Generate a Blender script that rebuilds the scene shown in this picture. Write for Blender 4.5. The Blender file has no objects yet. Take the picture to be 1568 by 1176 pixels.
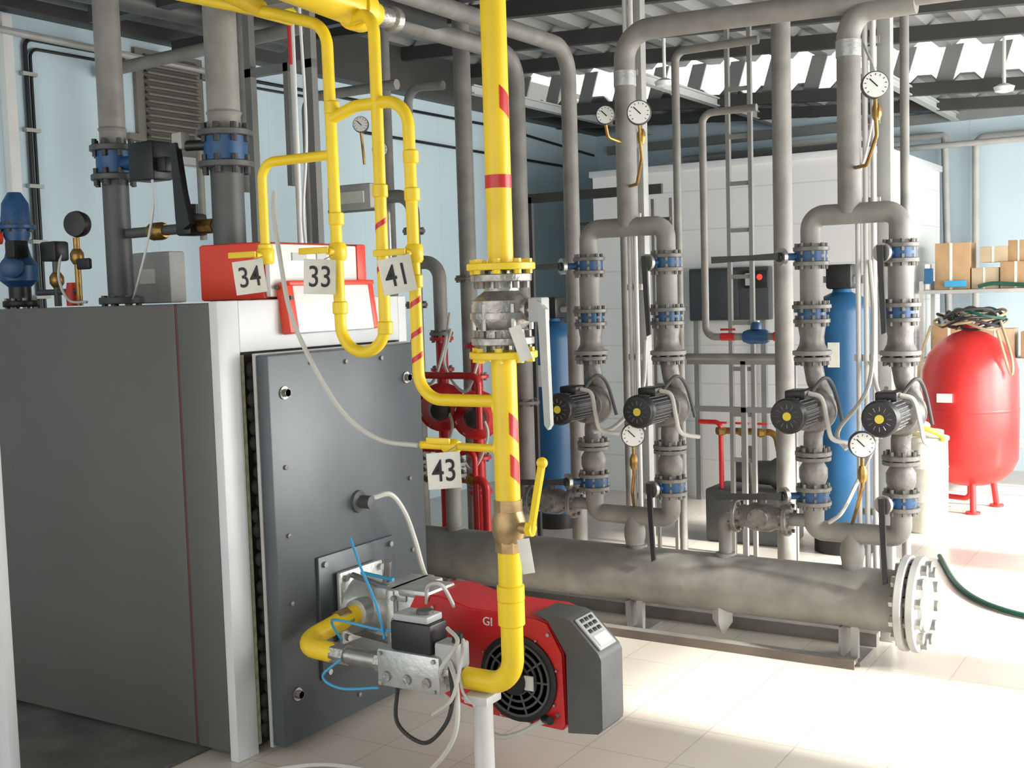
import bpy, bmesh, math, random
from mathutils import Vector, Matrix
random.seed(4)
V=Vector
# ------------------------------------------------------------------ materials
def mat(name,col,rough=.5,metal=0.,var=.0,vscale=6.,bump=0.,bscale=40.,coat=0.,emis=None,spec=.5):
    m=bpy.data.materials.new(name);m.use_nodes=True
    nt=m.node_tree;b=nt.nodes['Principled BSDF']
    b.inputs['Base Color'].default_value=(*col,1);b.inputs['Roughness'].default_value=rough
    b.inputs['Metallic'].default_value=metal
    b.inputs['Specular IOR Level'].default_value=spec
    if coat: b.inputs['Coat Weight'].default_value=coat;b.inputs['Coat Roughness'].default_value=.15
    if emis: b.inputs['Emission Color'].default_value=(*emis[0],1);b.inputs['Emission Strength'].default_value=emis[1]
    tc=nt.nodes.new('ShaderNodeTexCoord')
    if var>0:
        n=nt.nodes.new('ShaderNodeTexNoise');n.inputs['Scale'].default_value=vscale;n.inputs['Detail'].default_value=6
        nt.links.new(tc.outputs['Object'],n.inputs['Vector'])
        r=nt.nodes.new('ShaderNodeValToRGB');r.color_ramp.elements[0].position=.3;r.color_ramp.elements[1].position=.7
        r.color_ramp.elements[0].color=(*[c*(1-var) for c in col],1)
        r.color_ramp.elements[1].color=(*[min(1,c*(1+var)) for c in col],1)
        nt.links.new(n.outputs['Fac'],r.inputs['Fac']);nt.links.new(r.outputs['Color'],b.inputs['Base Color'])
    if bump>0:
        n=nt.nodes.new('ShaderNodeTexNoise');n.inputs['Scale'].default_value=bscale
        nt.links.new(tc.outputs['Object'],n.inputs['Vector'])
        bp=nt.nodes.new('ShaderNodeBump');bp.inputs['Strength'].default_value=bump;bp.inputs['Distance'].default_value=.01
        nt.links.new(n.outputs['Fac'],bp.inputs['Height']);nt.links.new(bp.outputs['Normal'],b.inputs['Normal'])
    return m
YEL=mat('yellow_paint',(.86,.60,.02),.38,0,.07,5,.05,30)
GRY=mat('grey_pipe_paint',(.235,.225,.205),.52,0,.2,8,.1,30)
GRYL=mat('light_grey_paint',(.42,.42,.40),.5,0,.12,7)
GRYD=mat('dark_grey_paint',(.08,.082,.083),.48,0,.15,7)
STEELP=mat('steel_frame_paint',(.20,.20,.19),.5,0,.1)
CAST=mat('cast_iron_grey',(.19,.18,.165),.5,.3,.3,20,.2,60)
STEEL=mat('bare_steel',(.42,.41,.39),.36,.85,.2,15)
BOLT=mat('bolt_steel',(.20,.19,.17),.45,.6,.2,15)
STAIN=mat('stainless_cast',(.38,.36,.33),.40,.75,.3,25,.3,80)
BRASS=mat('aged_brass',(.34,.20,.06),.38,.8,.3,25,.2,60)
BRONZE=mat('bronze_valve',(.40,.27,.13),.4,.6,.25,25)
BLK=mat('black_plastic',(.014,.014,.015),.42,0,.2)
BLKR=mat('black_rubber',(.03,.03,.03),.6)
BLUE=mat('blue_enamel',(.02,.08,.20),.42,0,.3,12)
BLUET=mat('blue_tank_shell',(.012,.085,.20),.4,0,.15,4)
RED=mat('red_enamel',(.56,.018,.02),.36,0,.08,5,coat=.15)
RAIL=mat('brown_steel_rail',(.15,.12,.10),.55,0,.2)
REDL=mat('dark_red_strip',(.10,.025,.02),.45)
REDT=mat('red_tank_paint',(.62,.03,.028),.42,0,.1,4,coat=.1)
REDC=mat('red_orange_plastic',(.74,.055,.025),.4,0,.05)
WHT=mat('white_plastic',(.75,.75,.73),.4,0,.04)
WHTP=mat('white_powdercoat',(.62,.63,.64),.4,0,.04)
PIPEW=mat('white_pvc',(.64,.63,.60),.45,0,.06)
CABLE=mat('grey_white_cable',(.55,.54,.50),.5)
DIAL=mat('dial_face',(.78,.78,.74),.3)
YLAB=mat('yellow_label',(.70,.55,.04),.4)
SIGN=mat('sign_card_white',(.76,.74,.66),.5,0,.05,20)
INK=mat('black_ink',(.01,.01,.01),.5)
BOILS=mat('boiler_side_panel',(.095,.095,.087),.48,.05,.06,2,.02,200)
BOILD=mat('boiler_door_steel',(.075,.084,.093),.36,.2,.18,3)
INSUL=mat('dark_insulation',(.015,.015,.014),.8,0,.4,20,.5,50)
WOOL=mat('pale_insulation',(.45,.43,.30),.9,0,.3,30,.5,60)
ALU=mat('cast_aluminium',(.52,.53,.52),.38,.6,.15,15,.15,60)
CARD=mat('cardboard',(.45,.29,.15),.8,0,.12,10)
CARD2=mat('pale_cardboard',(.55,.43,.28),.8,0,.1,10)
GREEN=mat('green_hose',(.01,.09,.06),.4)
BLUEC=mat('blue_tube',(.05,.33,.58),.4)
ROPE=mat('rope_tan',(.42,.33,.2),.8)
BARR=mat('barrel_beige',(.50,.47,.40),.6,0,.25,6)
SHADEM=mat('floor_shade_grey',(.10,.098,.09),.7,0,.3,5,.2,50)  # dark grey carrying the shade on the floor by the boiler
LOUV=mat('louver_grey',(.18,.17,.145),.6,0,.1)
CEILM=mat('ceiling_sheet_metal',(.26,.27,.265),.5,.1,.1,2)
CEILD=mat('ceiling_steel_dark',(.05,.05,.048),.5,0,.1)
BEAML=mat('ceiling_beam_light',(.46,.48,.47),.5)
SCREEN=mat('panel_dark',(.045,.05,.055),.35)
LAMP=mat('red_indicator',(.8,.02,.02),.3,emis=((1,.05,.03),1.5))
LCD=mat('grey_keypad',(.42,.43,.43),.4)
def panel_mat(name,col,axis,period,dark=.8):
    m=mat(name,col,.55,0,0);nt=m.node_tree;b=nt.nodes['Principled BSDF']
    g=nt.nodes.new('ShaderNodeNewGeometry');s=nt.nodes.new('ShaderNodeSeparateXYZ');nt.links.new(g.outputs['Position'],s.inputs[0])
    d=nt.nodes.new('ShaderNodeMath');d.operation='DIVIDE';d.inputs[1].default_value=period;nt.links.new(s.outputs[axis],d.inputs[0])
    fr=nt.nodes.new('ShaderNodeMath');fr.operation='FRACT';nt.links.new(d.outputs[0],fr.inputs[0])
    lt=nt.nodes.new('ShaderNodeMath');lt.operation='LESS_THAN';lt.inputs[1].default_value=.010/period;nt.links.new(fr.outputs[0],lt.inputs[0])
    n=nt.nodes.new('ShaderNodeTexNoise');n.inputs['Scale'].default_value=1.2;nt.links.new(g.outputs['Position'],n.inputs['Vector'])
    r=nt.nodes.new('ShaderNodeValToRGB');r.color_ramp.elements[0].color=(*[c*.94 for c in col],1);r.color_ramp.elements[1].color=(*[min(1,c*1.05) for c in col],1)
    nt.links.new(n.outputs['Fac'],r.inputs['Fac'])
    mx=nt.nodes.new('ShaderNodeMixRGB');mx.inputs[2].default_value=(*[c*dark for c in col],1)
    nt.links.new(lt.outputs[0],mx.inputs[0]);nt.links.new(r.outputs[0],mx.inputs[1]);nt.links.new(mx.outputs[0],b.inputs['Base Color'])
    return m
WALL=panel_mat('pale_blue_wall',(.58,.72,.79),'Y',1.0,.92)
WALLB=panel_mat('pale_blue_wall_back',(.56,.68,.75),'X',1.0,.9)
ENCL=panel_mat('white_sandwich_panel',(.70,.70,.69),'Z',.30,.82)
FLOOR=mat('floor_tiles',(.6,.55,.48),.28)
nt=FLOOR.node_tree;b=nt.nodes['Principled BSDF'];g=nt.nodes.new('ShaderNodeNewGeometry')
br=nt.nodes.new('ShaderNodeTexBrick');br.offset=0;br.squash=1;br.inputs['Scale'].default_value=1
br.inputs['Brick Width'].default_value=.333;br.inputs['Row Height'].default_value=.333;br.inputs['Mortar Size'].default_value=.0025
br.inputs['Color1'].default_value=(.64,.585,.515,1);br.inputs['Color2'].default_value=(.67,.615,.54,1);br.inputs['Mortar'].default_value=(.45,.41,.36,1)
nt.links.new(g.outputs['Position'],br.inputs['Vector'])
n=nt.nodes.new('ShaderNodeTexNoise');n.inputs['Scale'].default_value=2.5;n.inputs['Detail'].default_value=6;nt.links.new(g.outputs['Position'],n.inputs['Vector'])
mx=nt.nodes.new('ShaderNodeMixRGB');mx.blend_type='MULTIPLY';mx.inputs[0].default_value=.25
nt.links.new(br.outputs['Color'],mx.inputs[1]);nt.links.new(n.outputs['Fac'],mx.inputs[2]);nt.links.new(mx.outputs[0],b.inputs['Base Color'])

# ------------------------------------------------------------------ mesh builder
def frame(ax):
    ax=V(ax).normalized();h=V((0,0,1)) if abs(ax.z)<.9 else V((1,0,0))
    u=ax.cross(h).normalized();return ax,u,ax.cross(u).normalized()
class M:
    def __init__(s,name): s.n=name;s.v=[];s.f=[];s.mi=[];s.mats=[]
    def add(s,vs,fs,m):
        if m not in s.mats: s.mats.append(m)
        k=s.mats.index(m);o=len(s.v);s.v+= [tuple(x) for x in vs]
        for f in fs: s.f.append([i+o for i in f]);s.mi.append(k)
    def lathe(s,p,ax,prof,m,n=24):
        a,u,w=frame(ax);p=V(p);vs=[];fs=[]
        for d,r in prof:
            for i in range(n):
                t=2*math.pi*i/n;vs.append(p+a*d+(u*math.cos(t)+w*math.sin(t))*max(r,1e-4))
        for j in range(len(prof)-1):
            for i in range(n):
                i2=(i+1)%n;fs.append([j*n+i,j*n+i2,(j+1)*n+i2,(j+1)*n+i])
        fs.append(list(range(n))[::-1]);fs.append([(len(prof)-1)*n+i for i in range(n)])
        s.add(vs,fs,m)
    def cyl(s,a,b,r,m,r2=None,n=20):
        a=V(a);b=V(b);s.lathe(a,b-a,[(0,r),((b-a).length,r if r2 is None else r2)],m,n)
    def tube(s,pts,r,m,bend=.08,n=14,seg=7):
        P=[V(p) for p in pts];Q=[P[0]]
        for i in range(1,len(P)-1):
            d0=(P[i-1]-P[i]);d1=(P[i+1]-P[i]);l0=d0.length;l1=d1.length
            d0=d0/l0;d1=d1/l1
            ang=d0.angle(d1)
            if ang>math.pi-.03: Q.append(P[i]);continue
            t=min(bend/math.tan(ang/2),l0*.49,l1*.49);R=t*math.tan(ang/2)
            c=P[i]+(d0+d1).normalized()*(R/math.sin(ang/2))
            A=P[i]+d0*t-c;B=P[i]+d1*t-c;th=A.angle(B)
            for k in range(seg+1):
                x=k/seg;Q.append(c+(A*math.sin((1-x)*th)+B*math.sin(x*th))/math.sin(th))
        Q.append(P[-1]);s.sweep(Q,r,m,n)
    def spline(s,pts,r,m,n=8,sub=8):
        P=[V(p) for p in pts];P=[P[0]*2-P[1]]+P+[P[-1]*2-P[-2]];Q=[]
        for i in range(1,len(P)-2):
            for k in range(sub):
                t=k/sub;a,b,c,d=P[i-1],P[i],P[i+1],P[i+2]
                Q.append(.5*((2*b)+(c-a)*t+(2*a-5*b+4*c-d)*t*t+(3*b-a-3*c+d)*t**3))
        Q.append(P[-2]);s.sweep(Q,r,m,n)
    def sweep(s,Q,r,m,n=12):
        K=[Q[0]]
        for q in Q[1:]:
            if (q-K[-1]).length>1e-5:K.append(q)
        Q=K;T=[]
        for i in range(len(Q)):
            a=Q[max(i-1,0)];b=Q[min(i+1,len(Q)-1)];T.append((b-a).normalized())
        _,u,_w=frame(T[0]);vs=[];fs=[]
        for i,q in enumerate(Q):
            u=(u-T[i]*u.dot(T[i])).normalized();w=T[i].cross(u)
            for k in range(n):
                t=2*math.pi*k/n;vs.append(q+(u*math.cos(t)+w*math.sin(t))*r)
        for j in range(len(Q)-1):
            for i in range(n):
                i2=(i+1)%n;fs.append([j*n+i,j*n+i2,(j+1)*n+i2,(j+1)*n+i])
        fs.append(list(range(n))[::-1]);fs.append([(len(Q)-1)*n+i for i in range(n)])
        s.add(vs,fs,m)
    def box(s,lo,hi,m,bev=0,rot=None):
        lo=V(lo);hi=V(hi);c=(lo+hi)/2;sz=hi-lo
        bm=bmesh.new();bmesh.ops.create_cube(bm,size=1)
        for v in bm.verts: v.co=V((v.co.x*sz.x,v.co.y*sz.y,v.co.z*sz.z))
        if bev: bmesh.ops.bevel(bm,geom=list(bm.edges),offset=min(bev,min(abs(sz.x),abs(sz.y),abs(sz.z))*.45),segments=2,affect='EDGES',profile=.5)
        bm.verts.index_update()
        R=rot if rot is not None else Matrix.Identity(3)
        s.add([c+R@v.co for v in bm.verts],[[v.index for v in f.verts] for f in bm.faces],m);bm.free()
    def cbox(s,c,sz,m,bev=0,rot=None):
        c=V(c);h=V(sz)/2;s.box(c-h,c+h,m,bev,rot)
    def extr(s,poly,vec,m):
        n=len(poly);P=[V(p) for p in poly];vec=V(vec)
        s.add(P+[p+vec for p in P],[list(range(n))[::-1],list(range(n,2*n))]+[[i,(i+1)%n,(i+1)%n+n,i+n] for i in range(n)],m)
    def sphere(s,c,r,m,sc=(1,1,1),n=16):
        vs=[];fs=[];R=10;c=V(c)
        for j in range(R+1):
            ph=math.pi*j/R
            for i in range(n):
                t=2*math.pi*i/n;vs.append(c+V((r*sc[0]*max(math.sin(ph),1e-3)*math.cos(t),r*sc[1]*max(math.sin(ph),1e-3)*math.sin(t),-r*sc[2]*math.cos(ph))))
        for j in range(R):
            for i in range(n):
                i2=(i+1)%n;fs.append([j*n+i,j*n+i2,(j+1)*n+i2,(j+1)*n+i])
        s.add(vs,fs,m)
    def flange(s,p,ax,r,th,m,nb=6,bm=None,stud=.012):
        a,u,w=frame(ax);p=V(p)
        s.lathe(p-a*th/2,a,[(0,r*.97),(th*.12,r),(th*.88,r),(th,r*.97)],m,24)
        for i in range(nb):
            t=2*math.pi*(i+.5)/nb;q=p+(u*math.cos(t)+w*math.sin(t))*r*.8
            s.lathe(q-a*(th/2+stud),a,[(0,.0095*r/.08),(th+2*stud,.0095*r/.08)],bm or BOLT,6)
    def text(s,body,loc,R,size,m,ext=.0015):
        c=bpy.data.curves.new('t','FONT');c.body=body;c.size=size;c.extrude=ext;c.align_x='CENTER';c.align_y='CENTER';c.offset=size*.004
        o=bpy.data.objects.new('t',c);bpy.context.collection.objects.link(o)
        me=bpy.data.meshes.new_from_object(o)
        s.add([V(loc)+R@v.co for v in me.vertices],[list(p.vertices) for p in me.polygons],m)
        bpy.data.objects.remove(o);bpy.data.curves.remove(c);bpy.data.meshes.remove(me)
    def gauge(s,c,nrm,r,stem=None):
        a=V(nrm).normalized();c=V(c)
        s.lathe(c-a*.02,a,[(0,r*.85),(.005,r),(.026,r),(.032,r*.95),(.032,r*.90)],GRYD,28)
        s.lathe(c+a*.010,a,[(0,r*.9),(.004,r*.9)],DIAL,28)
        up=V((0,0,1));sd=up.cross(a).normalized()
        for k in range(11):
            t=math.radians(-135+27*k);d=up*math.cos(t)+sd*math.sin(t)
            s.cyl(c+a*.0145+d*r*.66,c+a*.0145+d*r*.80,.0015,INK,n=4)
        d=(up*.7-sd*.7).normalized();s.cyl(c+a*.015-d*r*.2,c+a*.015+d*r*.6,.0025,INK,n=4)
        if stem: s.tube([c-V((0,0,r))]+[V(q) for q in stem],.008,BRASS,.03,8)
    def done(s,loc=None):
        me=bpy.data.meshes.new(s.n);o3=V(loc) if loc else V((0,0,0))
        me.from_pydata([V(v)-o3 for v in s.v],[],s.f);me.update()
        for m in s.mats: me.materials.append(m)
        me.polygons.foreach_set('material_index',s.mi)
        bm=bmesh.new();bm.from_mesh(me);bmesh.ops.recalc_face_normals(bm,faces=bm.faces);bm.to_mesh(me);bm.free()
        me.shade_smooth();me.set_sharp_from_angle(angle=math.radians(38))
        o=bpy.data.objects.new(s.n,me);o.location=o3;bpy.context.collection.objects.link(o);return o
def RZ(d): return Matrix.Rotation(math.radians(d),3,'Z')
def face(yawdeg,tilt=0,lean=0):
    return RZ(yawdeg)@Matrix.Rotation(math.radians(90+lean),3,'X')@Matrix.Rotation(math.radians(tilt),3,'Z')

# ------------------------------------------------------------------ room
STEP=.26;YS=9.1
def ceil_lo(x): return 3.3-.055*(x+5.6)
def ceil_z(x): return ceil_lo(x)+STEP
m=M('floor');m.box((-5.75,-1.5,-.1),(1.35,10.95,0),FLOOR);m.done()
m=M('wall_left');m.box((-5.75,-1.5,0),(-5.6,10.95,3.65),WALL);m.done()
m=M('wall_back');m.box((-5.6,10.8,0),(1.2,10.95,3.42),WALLB);m.done()
m=M('wall_right');wins=[(3.75,4.85),(5.15,6.9),(7.3,9.9)];zs,zt=.35,2.5
m.box((1.2,-1.5,0),(1.35,10.95,zs),WALL);m.box((1.2,-1.5,zt),(1.35,10.95,3.3),WALL)
ys=[-1.5]+[q for w in wins for q in w]+[10.95]
for i in range(0,len(ys),2): m.box((1.2,ys[i],zs),(1.35,ys[i+1],zt),WALL)
m.done()
for i,(a,b_) in enumerate(wins):
    m=M('window_%d'%(i+1))
    for z in(zs+.03,zt-.03,(zs+zt)/2+.45): m.box((1.23,a,z-.03),(1.3,b_,z+.03),WHT)
    for y in((a+.03,b_-.03) if i==0 else (a+.03,(a+b_)/2,b_-.03)): m.box((1.23,y-.03,zs),(1.3,y+.03,zt),WHT)
    m.done()
m=M('ceiling')
def sheet(y0,y1,x0,x1,fz):
    p=.30;x=x0
    while x<x1-.01:
        prof=[(0,0),(.05,.05),(.15,.05),(.20,0),(.30,0)]
        for k in range(len(prof)-1):
            a,b2=prof[k],prof[k+1]
            xa,xb=x+a[0],x+b2[0];za,zb=fz(xa)+a[1],fz(xb)+b2[1]
            m.add([(xa,y0,za),(xb,y0,zb),(xb,y1,zb),(xa,y1,za),(xa,y0,za+.015),(xb,y0,zb+.015),(xb,y1,zb+.015),(xa,y1,za+.015)],[[0,1,2,3],[4,5,6,7],[0,1,5,4],[2,3,7,6],[1,2,6,5],[0,3,7,4]],CEILM)
        x+=p
sheet(-1.5,YS+.05,-5.7,1.3,ceil_z);sheet(YS+.02,10.9,-5.7,1.3,ceil_lo)
m.done()
m=M('window_4')
x=-5.55
while x<1.1:
    z0=ceil_lo(x);z1=ceil_z(x)
    m.extr([(x,YS,z0),(x+.12,YS,z0),(x+.20,YS,z1),(x+.08,YS,z1)],(0,.02,0),CEILM);x+=.33
m.done()
m=M('ceiling_beam')
def ybeam(y,h,fz,mt=CEILD):
    z0,z1=fz(-5.6),fz(1.2)
    m.add([(-5.6,y-.03,z0-h),(1.2,y-.03,z1-h),(1.2,y+.03,z1-h),(-5.6,y+.03,z0-h),(-5.6,y-.03,z0),(1.2,y-.03,z1),(1.2,y+.03,z1),(-5.6,y+.03,z0)],
          [[0,1,2,3],[4,5,6,7],[0,1,5,4],[1,2,6,5],[2,3,7,6],[3,0,4,7]],mt)
for y in (.6,2.2,3.8,5.2,6.4,7.4,8.3): ybeam(y,.10,ceil_z)
ybeam(YS-.02,.09,ceil_lo);ybeam(10.0,.09,ceil_lo)
for x in (-.6,-2.1,-3.6,-5.0):
    z=ceil_lo(x)-.02
    m.box((x-.03,7.6,z-.012),(x+.03,10.8,z),BEAML);m.box((x-.008,7.6,z-.06),(x+.008,10.8,z),BEAML);m.box((x-.03,7.6,z-.07),(x+.03,10.8,z-.06),BEAML)
m.box((-5.6,-1.5,3.22),(-5.48,10.8,3.56),CEILD)
m.done()
m=M('trim_1');m.box((-5.45,10.74,3.02),(1.2,10.8,3.10),CEILM);m.done()
m=M('wall_louver')
m.box((-5.6,4.87,2.55),(-5.57,5.40,3.17),LOUV)
for i in range(13):
    z=2.6+i*.042;m.box((-5.57,4.93,z),(-5.53,5.34,z+.012),LOUV);m.add([(-5.57,4.93,z+.04),(-5.53,4.93,z),(-5.53,5.34,z),(-5.57,5.34,z+.04)],[[0,1,2,3]],LOUV)
for z in(2.62,3.05): m.box((-5.6,4.78,z),(-5.55,4.9,z+.04),LOUV);m.box((-5.6,5.38,z),(-5.55,5.48,z+.04),LOUV)
m.box((-5.58,4.8,2.5),(-5.5,5.44,2.545),GRYL)
m.done()
m=M('wall_conduit')
m.box((-5.6,3.98,0.3),(-5.55,4.04,3.2),WHT);m.tube([(-5.58,4.13,.3),(-5.58,4.13,3.1),(-5.58,8.9,3.12),(-5.58,10.7,3.02)],.012,BLK,.05,8)
m.tube([(-5.58,4.16,.3),(-5.58,4.16,3.05),(-5.58,6.6,3.07)],.009,BLK,.05,8)
m.tube([(-5.56,7.0,2.88),(-5.56,10.2,2.86),(-5.56,10.2,1.2)],.012,BLK,.05,8)
for z in [.5+.3*i for i in range(9)]: m.box((-5.6,4.10,z),(-5.565,4.19,z+.02),GRYL)
m.tube([(-5.55,3.0,3.12),(-5.55,5.7,3.1)],.02,GRYL,.05,8)
m.done()
m=M('floor_shade_sheet');m.box((-5.3,2.47,0),(-3.22,4.3,.012),SHADEM,.004);m.done()  # thin dark sheet added as painted shade on the floor around the boiler

# ------------------------------------------------------------------ boiler
m=M('boiler')
m.box((-5.05,2.95,.03),(-3.241,4.04,1.65),BOILS,.006)
m.box((-3.241,2.953,.03),(-3.231,4.035,1.645),REDL)
m.box((-3.231,2.95,.03),(-3.07,4.04,1.65),BOILS,.006)
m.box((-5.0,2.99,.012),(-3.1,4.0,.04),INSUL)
m.box((-3.07,2.95,.0),(-3.03,3.055,1.655),WHTP,.004);m.box((-3.07,3.99,.0),(-3.03,4.045,1.655),WHTP,.004)
m.box((-3.07,3.055,1.47),(-3.03,3.99,1.655),WHTP,.004);m.box((-3.2,2.95,1.650),(-3.06,4.045,1.6555),WHTP)
m.box((-3.068,3.055,.02),(-3.05,3.99,1.47),INSUL)
m.box((-3.055,3.06,.03),(-3.035,3.075,1.46),WOOL)
for i in range(26):
    m.sphere((-3.02+random.uniform(-.01,.01),3.09+random.uniform(0,.02),.08+i*.053),.022,INSUL,(1,1,1.3),8)
m.box((-2.985,3.075,.03),(-2.92,3.985,1.46),BOILD,.008)
m.box((-2.99,3.07,.025),(-2.975,3.99,1.465),GRYL,.002)
for y,z in((3.15,1.32),(3.88,1.32),(3.15,.21),(3.86,.2)):
    m.lathe((-2.92,y,z),(1,0,0),[(0,.024),(.006,.024),(.006,.014),(.022,.014),(.022,0)],STAIN,16);m.lathe((-2.914,y,z),(1,0,0),[(0,.016),(.016,.016)],STEEL,6)
for y,z in((3.5,1.41),(3.14,.8),(3.14,.55),(3.88,.9),(3.5,.1),(3.3,1.42),(3.72,1.41),(3.14,1.05),(3.88,.6)):
    m.lathe((-2.92,y,z),(1,0,0),[(0,.009),(.008,.009),(.01,.0)],CAST,8)
m.box((-2.922,3.28,.22),(-2.905,3.74,.69),BOILD,.004)
for y,z in((3.31,.25),(3.31,.66),(3.71,.66),(3.71,.25)): m.lathe((-2.905,y,z),(1,0,0),[(0,.012),(.012,.012)],STEEL,6)
m.lathe((-2.92,3.54,.86),(1,0,0),[(0,.045),(.012,.042),(.02,.026),(.07,.026),(.07,.02),(.075,.0)],GRYD,20)
m.spline([(-2.86,3.56,.875),(-2.82,3.62,.88),(-2.8,3.68,.80),(-2.8,3.74,.68),(-2.78,3.76,.56),(-2.7,3.7,.5)],.011,CABLE)
m.done()
m=M('boiler_control_box')
m.box((-3.40,3.23,1.657),(-3.07,3.80,1.87),REDC,.01)
m.box((-3.07,3.24,1.665),(-3.045,3.745,1.862),WHT,.006);m.box((-3.07,3.745,1.66),(-3.04,3.80,1.868),REDC,.005)
m.box((-3.045,3.36,1.80),(-3.04,3.44,1.83),LCD);m.box((-3.045,3.50,1.74),(-3.04,3.56,1.84),LCD)
for i in range(4): m.lathe((-3.045,3.40+.08*i,1.71),(1,0,0),[(0,.012),(.012,.010)],BLK,12)
R=Matrix.Rotation(math.radians(-8),3,'Y')
m.cbox((-3.01,3.53,1.62),(.035,.50,.19),WHT,.006,R);m.cbox((-3.012,3.29,1.62),(.045,.05,.19),REDC,.006,R);m.cbox((-3.012,3.53,1.712),(.05,.5,.018),REDC,.004,R);m.cbox((-3.012,3.775,1.62),(.045,.03,.19),REDC,.004,R)
for z in(1.58,1.66): m.cbox((-2.985,3.285,z),(.006,.015,.015),BLK)
m.cyl((-3.03,3.25,1.70),(-3.03,3.8,1.70),.008,GRYD,n=8)
m.done()

# ------------------------------------------------------------------ burner
m=M('gas_burner')
Y0=3.34
m.box((-2.895,3.36,.34),(-2.87,3.62,.62),ALU,.01)
for y,z in((3.385,.365),(3.385,.595),(3.595,.595),(3.595,.365)): m.lathe((-2.87,y,z),(1,0,0),[(0,.013),(.014,.013)],STEEL,6)
m.lathe((-2.88,3.48,.47),(1,0,0),[(0,.12),(.05,.115),(.10,.085),(.2,.08),(.24,.10),(.26,.10)],ALU,28)
m.box((-2.64,3.33,.32),(-2.60,3.60,.590),ALU,.012);m.box((-2.60,3.35,.34),(-2.52,3.56,.575),ALU,.01)
m.box((-2.70,3.34,.545),(-2.55,3.58,.59),ALU,.01);m.box((-2.58,3.33,.57),(-2.44,3.50,.60),ALU,.01)
m.cyl((-2.86,3.42,.60),(-2.66,3.38,.58),.012,STEEL);m.cyl((-2.86,3.42,.38),(-2.66,3.38,.38),.012,STEEL)
m.cyl((-2.75,3.48,.55),(-2.72,3.46,.66),.015,STEEL);m.cyl((-2.80,3.4,.62),(-2.62,3.36,.62),.007,BLUEC,n=8)
for z in (.38,.48,.56): m.lathe((-2.60,3.335,z),(0,-1,0),[(0,.01),(.012,.01)],STEEL,6)
red=[(-2.53,.53),(-2.50,.585),(-2.40,.592),(-2.27,.562),(-2.0,.560),(-1.955,.548),(-1.90,.45),(-1.893,.205),(-1.91,.185),(-2.22,.195),(-2.36,.225),(-2.46,.28),(-2.52,.36)]
m.extr([(x,Y0,z) for x,z in red],(0,.22,0),RED)
m.extr([(x*.995-.011,Y0-.012,z*.98+.008) for x,z in red],(0,.012,0),RED)
c=V((-2.07,Y0-.012,.345))
m.lathe(c,(0,-1,0),[(0,.150),(.01,.150),(.012,.135),(.0125,0)],BLK,36)
for r in (.13,.105,.08,.055): m.lathe(c+V((0,-.014,0)),(0,-1,0),[(0,r),(.006,r),(.006,r-.008),(0,r-.008)],GRYD,36)
for i in range(10):
    t=i*math.pi/5;m.cyl(c+V((0,-.02,0)),c+V((.13*math.cos(t),-.018,.13*math.sin(t))),.004,GRYD,n=6)
m.lathe(c+V((0,-.012,0)),(0,-1,0),[(0,.05),(.03,.048),(.035,.02),(.035,0)],BLK,24)
m.cbox(c+V((.06,-.035,-.0)),(.035,.008,.05),WHT,.002)
for i in range(8):
    t=i*math.pi/4+.3;m.lathe(c+V((.157*math.cos(t),-.002,.157*math.sin(t))),(0,-1,0),[(0,.006),(.008,.004)],STEEL,6)
for x,z in((-2.42,.55),(-1.95,.51),(-1.92,.24),(-2.3,.24),(-2.47,.43)): m.lathe((x,Y0-.012,z),(0,-1,0),[(0,.009),(.008,.007)],STEEL,6)
m.text('GI',(-2.19,Y0-.0135,.525),face(0),.042,WHT)
m.lathe((-2.07,Y0+.22,.38),(0,1,0),[(0,.10),(.2,.10),(.22,.08),(.22,0)],GRYD,24)
cov=[(-2.0,.578),(-1.89,.574),(-1.865,.566),(-1.765,.468),(-1.755,.448),(-1.755,.215),(-1.772,.197),(-1.885,.183),(-1.885,.45),(-1.95,.553)]
m.extr([(x,Y0-.01,z) for x,z in cov],(0,.15,0),GRYD)
m.extr([(x-.004,Y0-.01+.15,z*.97+.012) for x,z in cov],(0,.012,0),GRYD)
A=V((-1.865,0,.566));B=V((-1.765,0,.468));d=(B-A).normalized();nrm=V((-d.z,0,d.x))
if nrm.z<0:nrm=-nrm
Rk=Matrix((d,V((0,1,0)),nrm)).transposed()
cc=(A+B)/2+V((0,Y0+.065,0))+nrm*.004
m.cbox(cc,(.13,.115,.008),LCD,.003,Rk)
for i in range(3):
    for j in range(3): m.cbox(cc+d*(-.05+.022*i)+V((0,-.032+.03*j,0))+nrm*.005,(.014,.02,.004),BLK,.001,Rk)
m.cbox(cc+d*.033+nrm*.005,(.04,.085,.003),WHT,.001,Rk)
m.cyl((-1.97,Y0-.02,.22),(-1.93,Y0-.05,.23),.014,BLK);m.spline([(-1.97,Y0-.02,.215),(-2.05,3.27,.17),(-2.12,3.25,.16),(-2.16,3.22,.22),(-2.17,3.2,.34)],.010,CABLE)
m.spline([(-2.45,Y0-.01,.56),(-2.42,3.3,.63),(-2.36,3.3,.64),(-2.33,3.33,.56)],.007,CABLE)
m.done()

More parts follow.
